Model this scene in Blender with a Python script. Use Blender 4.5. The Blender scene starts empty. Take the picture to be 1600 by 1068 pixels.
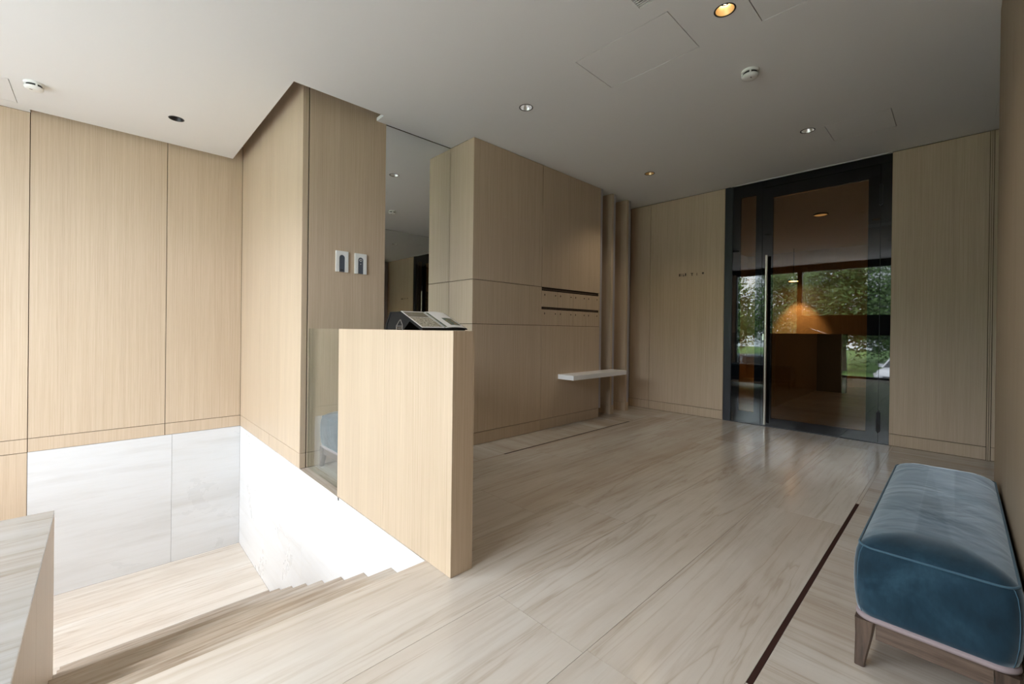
import bpy, bmesh, math, random
from math import sin, cos, pi, radians
from mathutils import Vector, Matrix
from mathutils.geometry import tessellate_polygon

random.seed(7)
S = bpy.context.scene
C = S.collection

# ------------------------------------------------------------------ camera
YAW, PIT, ROL, FPX = 0.8073187, -0.00249994, 0.01213619, 669.29
f = Vector((-sin(YAW) * cos(PIT), cos(YAW) * cos(PIT), sin(PIT)))
r0 = Vector((cos(YAW), sin(YAW), 0)); u0 = r0.cross(f)
r_ = r0 * cos(ROL) + u0 * sin(ROL); u_ = -r0 * sin(ROL) + u0 * cos(ROL)
cam = bpy.data.cameras.new('camera'); camo = bpy.data.objects.new('camera', cam); C.objects.link(camo)
m = Matrix((r_, u_, -f)).transposed().to_4x4(); m.translation = (0, 0, 1.11)
camo.matrix_world = m
cam.sensor_width = 36; cam.lens = FPX / 1600 * 36
cam.shift_y = -17.704 / 1600
cam.clip_start = .02; cam.clip_end = 300
S.camera = camo

# ------------------------------------------------------------------ sky, sun, exposure
SKY = 11.8
W = bpy.data.worlds.new('overcast_sky'); S.world = W; W.use_nodes = True
nt = W.node_tree; nt.nodes.clear()
tc = nt.nodes.new('ShaderNodeTexCoord'); sep = nt.nodes.new('ShaderNodeSeparateXYZ')
rmp = nt.nodes.new('ShaderNodeValToRGB')
rmp.color_ramp.elements[0].position = 0.0; rmp.color_ramp.elements[0].color = (.83, .92, 1.03, 1)
rmp.color_ramp.elements[1].position = 1.0; rmp.color_ramp.elements[1].color = (1.0, .99, 1.02, 1)
no = nt.nodes.new('ShaderNodeTexNoise'); no.inputs['Scale'].default_value = 2.2; no.inputs['Detail'].default_value = 5
mr = nt.nodes.new('ShaderNodeMapRange'); mr.inputs[1].default_value = .3; mr.inputs[2].default_value = .7
mr.inputs[3].default_value = .8; mr.inputs[4].default_value = 1.15
mul = nt.nodes.new('ShaderNodeMath'); mul.operation = 'MULTIPLY'; mul.inputs[1].default_value = SKY
bg = nt.nodes.new('ShaderNodeBackground'); wo = nt.nodes.new('ShaderNodeOutputWorld')
L = nt.links.new
L(tc.outputs['Generated'], sep.inputs[0]); # overcast luminance: brighter overhead than at the horizon
zc = nt.nodes.new('ShaderNodeMath'); zc.operation = 'MAXIMUM'; zc.inputs[1].default_value = 0.
zg = nt.nodes.new('ShaderNodeMath'); zg.operation = 'MULTIPLY_ADD'; zg.inputs[1].default_value = .35; zg.inputs[2].default_value = .65
ov = nt.nodes.new('ShaderNodeMath'); ov.operation = 'MULTIPLY'
L(sep.outputs['Z'], zc.inputs[0]); L(zc.outputs[0], zg.inputs[0])
L(sep.outputs['Z'], rmp.inputs[0]); L(tc.outputs['Generated'], no.inputs['Vector'])
L(no.outputs['Fac'], mr.inputs[0]); L(mr.outputs[0], mul.inputs[0]); L(mul.outputs[0], ov.inputs[0]); L(zg.outputs[0], ov.inputs[1]); L(ov.outputs[0], bg.inputs['Strength'])
L(rmp.outputs[0], bg.inputs['Color']); L(bg.outputs[0], wo.inputs[0])

sunl = bpy.data.lights.new('hazy_sun', 'SUN'); sunl.energy = 0.25; sunl.angle = radians(25); sunl.color = (1, .97, .92)
suno = bpy.data.objects.new('hazy_sun', sunl); C.objects.link(suno)
suno.rotation_euler = (radians(28), 0, radians(200)); suno.location = (0, -8, 12)

def portal(x0, x1, z0, z1, y):
    l = bpy.data.lights.new('window_portal', 'AREA'); l.shape = 'RECTANGLE'; l.size = x1 - x0; l.size_y = z1 - z0
    l.cycles.is_portal = True
    o = bpy.data.objects.new('window_portal', l); C.objects.link(o)
    o.location = ((x0 + x1) / 2, y, (z0 + z1) / 2); o.rotation_euler = (radians(90), 0, 0)
    return o
portal(-4.6, -3.02, 0, 2.8, -2.26)
portal(-2.98, -.35, 1.53, 2.8, -2.26)
portal(-2.1, -.35, .02, 1.12, -2.26)

S.view_settings.view_transform = 'Standard'; S.view_settings.look = 'None'
S.view_settings.gamma = 1; S.view_settings.use_curve_mapping = False
S.view_settings.exposure = 1.02
cy = S.cycles
cy.max_bounces = 14; cy.diffuse_bounces = 8; cy.glossy_bounces = 6; cy.transparent_max_bounces = 16; cy.transmission_bounces = 6
cy.caustics_reflective = False; cy.caustics_refractive = False
cy.sample_clamp_indirect = 8
cy.use_denoising = True

# ------------------------------------------------------------------ materials
def lin(c):
    c = c / 255.
    return c / 12.92 if c <= .04045 else ((c + .055) / 1.055) ** 2.4
def srgb(r, g, b): return (lin(r), lin(g), lin(b), 1)

def mat(name, col=(.5, .5, .5, 1), rough=.5, metal=0., spec=.5, **kw):
    m = bpy.data.materials.new(name); m.use_nodes = True
    b = m.node_tree.nodes['Principled BSDF']
    b.inputs['Base Color'].default_value = col if len(col) == 4 else (*col, 1)
    b.inputs['Roughness'].default_value = rough; b.inputs['Metallic'].default_value = metal
    b.inputs['Specular IOR Level'].default_value = spec
    for k, v in kw.items(): b.inputs[k.replace('_', ' ')].default_value = v
    return m

def tex_coords(m, scale, world=True, offset=True):
    """position scaled per axis, shifted by a random offset per object"""
    nt = m.node_tree; N = nt.nodes.new; L = nt.links.new
    if world: src = N('ShaderNodeNewGeometry').outputs['Position']
    else: src = N('ShaderNodeTexCoord').outputs['Object']
    vm = N('ShaderNodeVectorMath'); vm.operation = 'MULTIPLY'; vm.inputs[1].default_value = scale
    if offset:
        oi = N('ShaderNodeObjectInfo'); ml = N('ShaderNodeMath'); ml.operation = 'MULTIPLY'; ml.inputs[1].default_value = 37.
        L(oi.outputs['Random'], ml.inputs[0])
        ad = N('ShaderNodeVectorMath'); ad.operation = 'ADD'
        L(src, vm.inputs[0]); L(vm.outputs[0], ad.inputs[0]); L(ml.outputs[0], ad.inputs[1])
        return ad.outputs[0]
    L(src, vm.inputs[0]); return vm.outputs[0]

def noise(m, vec, scale=1., detail=4., rough=.55, dist=0.):
    n = m.node_tree.nodes.new('ShaderNodeTexNoise')
    n.inputs['Scale'].default_value = scale; n.inputs['Detail'].default_value = detail
    n.inputs['Roughness'].default_value = rough; n.inputs['Distortion'].default_value = dist
    if vec is not None: m.node_tree.links.new(vec, n.inputs['Vector'])
    return n.outputs['Fac']

def ramp(m, fac, stops):
    n = m.node_tree.nodes.new('ShaderNodeValToRGB'); cr = n.color_ramp
    while len(cr.elements) < len(stops): cr.elements.new(.5)
    for e, (p, c) in zip(cr.elements, stops): e.position = p; e.color = c if len(c) == 4 else (*c, 1)
    m.node_tree.links.new(fac, n.inputs[0]); return n.outputs[0]

def mixc(m, a, b, fac, mode='MIX'):
    n = m.node_tree.nodes.new('ShaderNodeMix'); n.data_type = 'RGBA'; n.blend_type = mode
    L = m.node_tree.links.new
    if isinstance(fac, (int, float)): n.inputs[0].default_value = fac
    else: L(fac, n.inputs[0])
    for s, i in ((a, 6), (b, 7)):
        if isinstance(s, tuple): n.inputs[i].default_value = s
        else: L(s, n.inputs[i])
    return n.outputs[2]

def bump(m, h, strength=.1, dist=.002):
    n = m.node_tree.nodes.new('ShaderNodeBump'); n.inputs['Strength'].default_value = strength
    n.inputs['Distance'].default_value = dist
    m.node_tree.links.new(h, n.inputs['Height']); m.node_tree.links.new(n.outputs[0], m.node_tree.nodes['Principled BSDF'].inputs['Normal'])

def setcol(m, c, sock='Base Color'): m.node_tree.links.new(c, m.node_tree.nodes['Principled BSDF'].inputs[sock])

def oak(name, k=1., tint=(1, 1, 1), vert=True, rough=.42):
    m = mat(name, rough=rough, spec=.35)
    sc = (110, 110, 1.3) if vert else (1.3, 110, 110)
    v = tex_coords(m, sc)
    a = noise(m, v, 1.0, 5, .6, .15)
    v2 = tex_coords(m, (9, 9, .25) if vert else (.25, 9, 9))
    b = noise(m, v2, 1., 3, .5)
    v3 = tex_coords(m, (260, 260, 5) if vert else (5, 260, 260))
    c = noise(m, v3, 1., 2, .5)
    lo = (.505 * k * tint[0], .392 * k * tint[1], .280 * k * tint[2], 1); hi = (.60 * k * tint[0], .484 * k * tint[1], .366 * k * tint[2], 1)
    c1 = ramp(m, a, [(.30, lo), (.72, hi)])
    c2 = ramp(m, b, [(.3, (.95, .94, .93, 1)), (.7, (1.02, 1.02, 1.01, 1))])
    c3 = ramp(m, c, [(.32, (.88, .86, .83, 1)), (.5, (1, 1, 1, 1))])
    setcol(m, mixc(m, mixc(m, c1, c2, 1., 'MULTIPLY'), c3, .5, 'MULTIPLY'))
    bump(m, a, .06, .001)
    return m

OAK = oak('light_oak_veneer')
OAKD = oak('darker_oak_veneer', .52, (1, 1, .98), rough=.6)  # the oak colours multiplied darker, for the right wall panels
OAKH = oak('warm_oak_vestibule', .9, (1, .93, .80))

def travertine(name, along='Y', k=1.0, rough=.16, white=0, tint=(1, 1, 1), streak=0.):
    m = mat(name, rough=rough, spec=.5)
    q = {'Y': (1, .055, 1), 'X': (.055, 1, 1), 'H': (.10, .10, 1)}[along]
    s = lambda t: tuple(x * t for x in q)
    a = noise(m, tex_coords(m, s(2.6)), 1., 4, .5, .1 if white else .35)
    b = noise(m, tex_coords(m, s(9.)), 1., 6, .62, 0. if white else .5)
    c = noise(m, tex_coords(m, s(38.)), 1., 4, .6, .3)
    d = noise(m, tex_coords(m, (2.0, .9, 2.0)), 1.3, 6, .62, .6)
    K = lambda r, g, b_: (r * k * tint[0], g * k * tint[1], b_ * k * tint[2], 1)
    if white:
        t = white
        c1 = ramp(m, a, [(.25, ((.60 if t < 1 else .68) * t, (.592 if t < 1 else .678) * t, (.58 if t < 1 else .675) * t, 1)), (.45, (.70 * t, .70 * t, .70 * t, 1)), (.75, (.74 * t, .745 * t, .755 * t, 1))])
        c2 = ramp(m, b, [(.30, (.90, .89, .875, 1) if t < 1.05 else (.985, .985, .98, 1)), (.5, (1, 1, 1, 1))])
        c3 = ramp(m, c, [(.3, (.97, .965, .955, 1)), (.55, (1, 1, 1, 1))])
        c4 = (1., 1., 1., 1.)
    else:
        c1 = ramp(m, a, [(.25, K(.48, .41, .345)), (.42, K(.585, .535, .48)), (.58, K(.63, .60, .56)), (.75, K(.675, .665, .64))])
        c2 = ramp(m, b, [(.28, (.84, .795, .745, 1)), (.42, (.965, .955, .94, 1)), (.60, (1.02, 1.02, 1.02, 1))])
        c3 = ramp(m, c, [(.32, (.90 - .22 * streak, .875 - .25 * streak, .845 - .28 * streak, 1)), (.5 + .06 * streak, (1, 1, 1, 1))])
        # thin brown vein lines: the level line of a stretched noise
        e = noise(m, tex_coords(m, s(4.2)), 1., 5, .6, .5)
        N = m.node_tree.nodes.new
        sb = N('ShaderNodeMath'); sb.operation = 'SUBTRACT'; sb.inputs[1].default_value = .5
        ab = N('ShaderNodeMath'); ab.operation = 'ABSOLUTE'
        m.node_tree.links.new(e, sb.inputs[0]); m.node_tree.links.new(sb.outputs[0], ab.inputs[0])
        c4 = ramp(m, ab.outputs[0], [(0., (.80, .75, .70, 1)), (.006, (.93, .91, .89, 1)), (.02, (1, 1, 1, 1))])
    x = mixc(m, c1, c2, 1., 'MULTIPLY'); x = mixc(m, x, c3, 1., 'MULTIPLY'); x = mixc(m, x, c4, .8, 'MULTIPLY')
    c5 = ramp(m, d, [(.32, (.93, .915, .90, 1)), (.55, (1, 1, 1, 1)), (.7, (1.05, 1.055, 1.06, 1))]) if not white else (1., 1., 1., 1.)
    setcol(m, mixc(m, x, c5, 1., 'MULTIPLY'))
    rr = ramp(m, d, [(.3, (rough * .8,) * 3), (.7, (rough * 1.4,) * 3)]); setcol(m, rr, 'Roughness')
    bump(m, b, .0 if white else .03, .001)
    return m

TRAV = travertine('travertine_veined', k=.92, tint=(1.01, .985, .955))
TRAVX = travertine('travertine_cross_veined', 'X', .90, tint=(1.01, .985, .955))
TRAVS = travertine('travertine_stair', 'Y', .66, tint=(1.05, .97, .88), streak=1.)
TRAVW = travertine('white_travertine', 'H', white=.90, rough=.3)
TRAVWW = travertine('daylit_travertine', 'H', white=1.02, rough=.3)  # white stone in a lighter copy, direct daylight on the stair wall painted in
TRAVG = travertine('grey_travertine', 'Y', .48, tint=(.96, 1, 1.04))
TRAVL = travertine('landing_travertine', 'Y', 1.12, tint=(1., .985, .965))

BACK = mat('dark_joint', srgb(70, 55, 38), .9)
PLAST = mat('ceiling_paint', (.77, .775, .775, 1), .85, spec=.2)
_v = tex_coords(PLAST, (40, 40, 40)); bump(PLAST, noise(PLAST, _v, 1., 3), .03, .001)
SHADOWLINE = mat('ceiling_joint', srgb(60, 58, 55), .9)
WHITEP = mat('white_plastic', (.78, .79, .77, 1), .35)
GREYP = mat('grey_plastic', srgb(82, 88, 98), .3)
DARKP = mat('dark_plastic', srgb(38, 38, 40), .35)
WHITESOLID = mat('white_solid_surface', (.90, .91, .93, 1), .25)
STEEL = mat('brushed_steel', (.62, .61, .58, 1), .22, 1.)
_v = tex_coords(STEEL, (300, 300, 2), world=False); bump(STEEL, noise(STEEL, _v, 1., 2), .05, .0005)
BRASSY = mat('gold_reflector', (.70, .52, .28, 1), .45, .9)
ALU = mat('aluminium_reflector', (.88, .88, .87, 1), .38, 1.)
RIM = mat('black_rim', (.012, .012, .012, 1), .4)
BLACKGLASS = mat('black_back_painted_glass', (.004, .005, .007, 1), .02, spec=.5)
JAMB = mat('graphite_metal', srgb(44, 46, 52), .35, .4)
BLACKM = mat('black_metal', (.012, .012, .014, 1), .3, .2)
INLAY = mat('dark_bronze_inlay', srgb(58, 38, 34), .6, 0, .15)
MIRROR = mat('silver_mirror', (.90, .91, .90, 1), .0, 1.)
WALNUT = mat('dark_walnut', rough=.38)
_v = tex_coords(WALNUT, (40, 40, 4), world=False); _a = noise(WALNUT, _v, 1.5, 5, .6, .4)
setcol(WALNUT, ramp(WALNUT, _a, [(.3, srgb(52, 40, 34)), (.7, srgb(98, 80, 68))])); bump(WALNUT, _a, .15, .001)
WALNUTH = mat('dark_walnut_apron', rough=.38)
_v = tex_coords(WALNUTH, (4, 4, 60), world=False); _a = noise(WALNUTH, _v, 1.5, 5, .6, .4)
setcol(WALNUTH, ramp(WALNUTH, _a, [(.3, srgb(62, 48, 41)), (.7, srgb(110, 92, 80))])); bump(WALNUTH, _a, .15, .001)

def velvet():
    m = mat('blue_velvet', rough=.75, spec=.2)
    b = m.node_tree.nodes['Principled BSDF']
    v = tex_coords(m, (3.2, 3.2, 3.2), world=False); a = noise(m, v, 1.6, 4, .55, .8)
    v2 = tex_coords(m, (90, 90, 30), world=False); c = noise(m, v2, 1., 4, .6)
    col = ramp(m, a, [(.30, (.004, .018, .032, 1)), (.52, (.008, .031, .053, 1)), (.72, (.022, .062, .096, 1))])
    c2 = ramp(m, c, [(.3, (.82, .84, .86, 1)), (.65, (1.08, 1.06, 1.05, 1))])
    setcol(m, mixc(m, col, c2, 1., 'MULTIPLY'))
    b.inputs['Sheen Weight'].default_value = 1.
    b.inputs['Sheen Roughness'].default_value = .38
    b.inputs['Sheen Tint'].default_value = (.70, .80, .88, 1)
    v3 = tex_coords(m, (4, 4, 5), world=False); w = noise(m, v3, 1., 3, .5, .5)
    bump(m, w, .5, .02)
    return m
VELVET = velvet()
PIPING = mat('blue_piping', (.045, .10, .145, 1), .7, spec=.2); PIPING.node_tree.nodes['Principled BSDF'].inputs['Sheen Weight'].default_value = .12
PINK = mat('mauve_trim', srgb(150, 135, 138), .7)
LILAC = mat('lilac_grey_metal_lining', srgb(172, 168, 176), .35, .2)
GREYPANEL = mat('dark_header_metal', srgb(52, 46, 40), .5)

def thin_glass(name, tint=(.97, .98, .97), f0=.04, reflect=(1, 1, 1)):
    m = bpy.data.materials.new(name); m.use_nodes = True; nt = m.node_tree; nt.nodes.clear(); N = nt.nodes.new; L = nt.links.new
    lw = N('ShaderNodeLayerWeight'); lw.inputs[0].default_value = .5
    p = N('ShaderNodeMath'); p.operation = 'POWER'; p.inputs[1].default_value = 5.
    q = N('ShaderNodeMath'); q.operation = 'MULTIPLY_ADD'; q.inputs[1].default_value = 1 - f0; q.inputs[2].default_value = f0; q.use_clamp = True
    t = N('ShaderNodeBsdfTransparent'); t.inputs[0].default_value = (*tint, 1)
    g = N('ShaderNodeBsdfGlossy'); g.inputs['Roughness'].default_value = 0.; g.inputs['Color'].default_value = (*reflect, 1)
    mx = N('ShaderNodeMixShader'); o = N('ShaderNodeOutputMaterial')
    L(lw.outputs['Facing'], p.inputs[0]); L(p.outputs[0], q.inputs[0]); L(q.outputs[0], mx.inputs[0])
    L(t.outputs[0], mx.inputs[1]); L(g.outputs[0], mx.inputs[2]); L(mx.outputs[0], o.inputs[0])
    return m
WINGLASS = thin_glass('window_glass', (.96, .98, .97))
BALGLASS = thin_glass('balustrade_glass', (.94, .97, .96))
BRONZEGLASS = thin_glass('bronze_door_glass', (.66, .55, .40), .045)

def emit(name, col, st):
    m = bpy.data.materials.new(name); m.use_nodes = True; b = m.node_tree.nodes['Principled BSDF']
    b.inputs['Emission Color'].default_value = (*col, 1); b.inputs['Emission Strength'].default_value = st; b.inputs['Base Color'].default_value = (.8, .8, .8, 1)
    return m
LAMPON = emit('warm_lamp_face', (1, .84, .58), 12)
LAMPDIM = emit('warm_lamp_face_dim', (1, .75, .45), 1.6)
LAMPOFF = mat('lamp_lens_off', (.55, .55, .53, 1), .15)

# ------------------------------------------------------------------ mesh helpers
def link(o, parent=None):
    C.objects.link(o)
    if parent is not None:
        o.parent = parent
        o.matrix_parent_inverse = Matrix.Identity(4)
        wl = Vector((0, 0, 0)); p = parent
        o.location = o.location - world_loc(parent)
    return o
def world_loc(p):
    v = Vector((0, 0, 0))
    while p is not None:
        v += Vector(p.location); p = p.parent
    return v
def mesh_obj(name, verts, faces, material, parent=None, smooth=False, org=None):
    me = bpy.data.meshes.new(name)
    if org is None:
        n = len(verts); org = Vector((sum(v[0] for v in verts) / n, sum(v[1] for v in verts) / n, min(v[2] for v in verts)))
    org = Vector(org)
    me.from_pydata([tuple(Vector(v) - org) for v in verts], [], faces); me.update()
    mats = material if isinstance(material, (list, tuple)) else [material]
    for q in mats: me.materials.append(q)
    if smooth:
        for p in me.polygons: p.use_smooth = True
    o = bpy.data.objects.new(name, me); o.location = org
    return link(o, parent)
def bm_obj(name, bm, material, parent=None, smooth=False, org=None):
    bmesh.ops.recalc_face_normals(bm, faces=bm.faces)
    bm.verts.ensure_lookup_table(); bm.verts.index_update()
    vs = [v.co.copy() for v in bm.verts]; fs = [[v.index for v in fc.verts] for fc in bm.faces]
    bm.free()
    return mesh_obj(name, vs, fs, material, parent, smooth, org)
BF = [(0, 3, 2, 1), (4, 5, 6, 7), (0, 1, 5, 4), (1, 2, 6, 5), (2, 3, 7, 6), (3, 0, 4, 7)]
def bxv(x0, x1, y0, y1, z0, z1):
    return [(x0, y0, z0), (x1, y0, z0), (x1, y1, z0), (x0, y1, z0), (x0, y0, z1), (x1, y0, z1), (x1, y1, z1), (x0, y1, z1)]
def box(name, x0, x1, y0, y1, z0, z1, material, parent=None, bev=0., org=None, seg=1):
    if bev <= 0: return mesh_obj(name, bxv(x0, x1, y0, y1, z0, z1), BF, material, parent, org=org)
    bm = bmesh.new(); vs = [bm.verts.new(v) for v in bxv(x0, x1, y0, y1, z0, z1)]
    for q in BF: bm.faces.new([vs[i] for i in q])
    bmesh.ops.bevel(bm, geom=list(bm.edges), offset=bev, segments=seg, affect='EDGES', profile=.5)
    return bm_obj(name, bm, material, parent, org=org)
def add_box(V, F, x0, x1, y0, y1, z0, z1):
    n = len(V); V += bxv(x0, x1, y0, y1, z0, z1); F += [tuple(i + n for i in q) for q in BF]
def tube(name, p0, p1, r, material, parent=None, n=16, r1=None, cap=True):
    p0 = Vector(p0); p1 = Vector(p1); d = (p1 - p0).normalized(); a = d.orthogonal().normalized(); b = d.cross(a); r1 = r if r1 is None else r1
    V = []; F = []
    for p, rr in ((p0, r), (p1, r1)):
        for i in range(n):
            t = 2 * pi * i / n; V.append(p + (a * cos(t) + b * sin(t)) * rr)
    for i in range(n): F.append((i, (i + 1) % n, n + (i + 1) % n, n + i))
    if cap: F.append(tuple(range(n - 1, -1, -1))); F.append(tuple(range(n, 2 * n)))
    return mesh_obj(name, V, F, material, parent, smooth=False)
def lathe(name, cx, cy, prof, material, parent=None, n=32, smooth=True):
    V = []; F = []
    for r, z in prof:
        for i in range(n): V.append((cx + r * cos(2 * pi * i / n), cy + r * sin(2 * pi * i / n), z))
    for k in range(len(prof) - 1):
        for i in range(n):
            a = k * n + i; b = k * n + (i + 1) % n; F.append((a, b, b + n, a + n))
    return mesh_obj(name, V, F, material, parent, smooth=smooth, org=(cx, cy, min(p[1] for p in prof)))
def empty(name, loc): 
    o = bpy.data.objects.new(name, None); o.location = loc; o.empty_display_size = .1; C.objects.link(o); return o
def tag(o, label=None, cat=None, group=None, kind=None):
    if label: o['label'] = label
    if cat: o['category'] = cat
    if group: o['group'] = group
    if kind: o['kind'] = kind
    return o
def struct(o, label=None, cat=None): return tag(o, label, cat, None, 'structure')

# ------------------------------------------------------------------ dimensions (metres)
H = 2.928; D = -1.307; TOP = 3.16
XM, YM0, YM1, YMS = -3.191, 2.529, 4.606, 3.503      # mailbox block
XP = -3.562; YMIR = 1.825                             # pillar face, start of mirror
YS = 1.123                                            # stair wall
XL = -5.55; YL = -.458                                # left wall
YD = 5.684; XR = .186; YW = -2.2
XN = -1.757; RUN = .3262; RISE = -D / 8              # stairs
YB = -.197; XB = -3.72                                # low platform
BASE = .118; GAP = .0025; TH = .012

def panel_x(parent, x, sgn, y0, y1, z0, z1, m=None, name='panel', th=TH, g=GAP):
    a, b = (x - th, x) if sgn > 0 else (x, x + th)
    return box(name, a, b, y0 + g, y1 - g, z0 + g, z1 - g, m or OAK, parent, bev=.0008)
def panel_y(parent, y, sgn, x0, x1, z0, z1, m=None, name='panel', th=TH, g=GAP):
    a, b = (y - th, y) if sgn > 0 else (y, y + th)
    return box(name, x0 + g, x1 - g, a, b, z0 + g, z1 - g, m or OAK, parent, bev=.0008)

# ------------------------------------------------------------------ left wall
wl = struct(box('wall_left', XL - .2, XL - TH, YW, YS, D, TOP, BACK), 'oak panelled left wall of the stairwell with white stone below floor level', 'wall')
for y0, y1, zt in ((YW, -1.38, H), (-1.38, YL, H), (YL, .467, TOP), (.467, YS, TOP)):
    panel_x(wl, XL, 1, y0, y1, BASE, zt); panel_x(wl, XL, 1, y0, y1, 0, BASE, name='skirting_board')
for y0, y1 in ((YW, -1.38), (-1.38, YL)): panel_x(wl, XL, 1, y0, y1, D, 0)
for y0, y1 in ((YL, .524), (.524, YS)): panel_x(wl, XL, 1, y0, y1, D, 0, TRAVW, 'stone_slab', g=.001)

bk = struct(empty('wall_outer', (-2.7, 5.8, 0)), 'structural walls behind the oak panelling', 'wall')
for q in ((XL - .3, XL - .01, YS + .2, YS + .6, D - .3, TOP + .2), (XL - .3, XP - .15, YS + .2, YS + .4, D - .3, TOP + .2), (XP - .35, XP - .15, YS + .2, YD + .4, -.3, TOP + .2),
          (XR + .15, XR + .3, YW - .1, YD + .3, -.3, TOP + .2), (XP - .3, XR + .3, YD + .18, YD + .22, H + .02, TOP + .2), (-3.7, -2.068, YD + .18, YD + .22, -.3, TOP), (-.48, .4, YD + .18, YD + .22, -.3, TOP),
          (XL - .3, XL - .15, YW - .1, YS + .4, D - .3, TOP + .2), (-3.75, 1.05, 11.49, 11.6, -.1, 3.3), (-3.8, -3.69, 5.9, 11.6, -.1, 3.3), (.99, 1.1, 5.9, 11.6, -.1, 3.3), (-3.8, 1.1, 5.7, 11.6, 3.06, 3.3), (-3.8, 1.1, 5.9, 6., 2.95, 3.3)):
    box('backing', *q, BACK, bk)

# ------------------------------------------------------------------ stair wall (above and below floor level)
ws = struct(box('wall_stair', XL, XP - TH, YS + TH, YS + .25, D, TOP, BACK), 'pale oak wall running back beside the stairwell above white stone cladding', 'wall')
for x0, x1 in ((XL, -4.78), (-4.78, -4.41), (-4.41, XP)):
    panel_y(ws, YS, -1, x0, x1, BASE, TOP, g=.0012); panel_y(ws, YS, -1, x0, x1, 0, BASE, name='skirting_board', g=.0015)
for x0, x1 in ((XL, -4.55), (-4.55, -3.5), (-3.5, -2.62), (-2.62, XN)):
    panel_y(ws, YS, -1, x0, x1, D, -.0005, TRAVWW, 'stone_slab', g=.0006)
box('backing', XP - TH, XN, YS + TH, YS + .25, D, -.03, BACK, ws)

# ------------------------------------------------------------------ pillar face, mirror, mailbox block
wp = struct(box('wall_pillar', XP - .2, XP - TH, YS + TH, YMIR - .004, 0, TOP, BACK), 'oak panelled pillar face carrying two switches next to the tall mirror', 'wall')
panel_x(wp, XP, 1, YS, 1.169, BASE, TOP, g=.002); panel_x(wp, XP, 1, YS, 1.169, 0, BASE, name='skirting_board', g=.002)
panel_x(wp, XP, 1, 1.173, YMIR, BASE, TOP, g=.002); panel_x(wp, XP, 1, 1.173, YMIR, 0, BASE, name='skirting_board', g=.002)

mir = box('mirror', XP - .03, XP - .008, YMIR, YM0 + .002, 0.0, H - .004, MIRROR)
tag(mir, 'tall narrow floor-to-ceiling mirror between the oak pillar and mailbox block', 'mirror')

wm = struct(box('wall_mailbox', XP - .2, XM - TH, YM0 + TH, YM1 - .01, 0, H, BACK), 'oak clad block holding the mailboxes and the white shelf', 'wall')
Z1, Z2 = 1.585, 1.161
for z0, z1, nm in ((Z1, H, 'panel'), (Z2, Z1, 'panel'), (BASE, Z2, 'panel'), (0, BASE, 'skirting_board')):
    panel_x(wm, XM, 1, YM0, YMS, z0, z1, name=nm)
    panel_y(wm, YM0, -1, XP - .009, XM, z0, z1, name=nm)
panel_x(wm, XM, 1, YMS, YM1, Z1, H)
panel_x(wm, XM, 1, YMS, YM1, BASE, Z2); panel_x(wm, XM, 1, YMS, YM1, 0, BASE, name='skirting_board')
panel_x(wm, XM, 1, 4.585, YM1, Z2, Z1, g=.0012)
box('corner_strip', XM - .012, XM - .0005, YM1 + .0005, YM1 + .038, BASE, H - .001, LILAC, wm)

# recess with two oak fins beyond the block
wr = struct(box('wall_recess', XP - .2, -3.40 - TH, YM1, YD + .2, 0, H, BACK), 'narrow recess between mailbox block and entrance wall', 'wall')
for y0, y1 in ((YM1, 4.88), (4.96, 5.25), (5.33, YD)):
    panel_x(wr, -3.40, 1, y0, y1, BASE, H, LILAC, g=.001); panel_x(wr, -3.40, 1, y0, y1, 0, BASE, name='skirting_board', g=.001)
for k, y0 in enumerate((4.88, 5.25)):
    fin = box('fin', -3.40, -3.205, y0, y0 + .08, BASE + .003, H, OAK, None, bev=.001)
    box('skirting_board', -3.40, -3.200, y0 - .004, y0 + .084, 0, BASE, OAK, fin, bev=.001)
    box('edge_strip', -3.2045, -3.2015, y0 + .040, y0 + .080, BASE, H - .002, LILAC, fin)
    tag(fin, ('slim vertical oak fin nearest the mailbox block, behind the white shelf end', 'slim vertical oak fin nearest the entrance wall corner, past the other fin')[k], 'wall fin', 'oak fins beside the mailboxes')

# ------------------------------------------------------------------ entrance wall
wb = struct(box('wall_back', -3.6, -2.068, YD + TH, YD + .22, 0, H, BACK), 'oak panelled entrance wall left of the black glass door', 'wall')
for x0, x1 in ((-3.40, -3.082), (-3.082, -2.068)):
    panel_y(wb, YD, -1, x0, x1, BASE, H - .004); panel_y(wb, YD, -1, x0, x1, 0, BASE, name='skirting_board')
box('reveal', -2.069, -2.066, YD - .001, YD + .22, 0, H, OAK, wb)
wb2 = struct(box('wall_back_right', -.48, XR + .2, YD + TH, YD + .22, 0, H, BACK), 'oak panelled entrance wall right of the black glass door', 'wall')
panel_y(wb2, YD, -1, -.48, XR - .012, BASE, H - .004); panel_y(wb2, YD, -1, -.48, XR - .012, 0, BASE, name='skirting_board')
panel_y(wb2, YD, -1, XR - .012, XR, 0, H - .004, g=.001)

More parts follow.
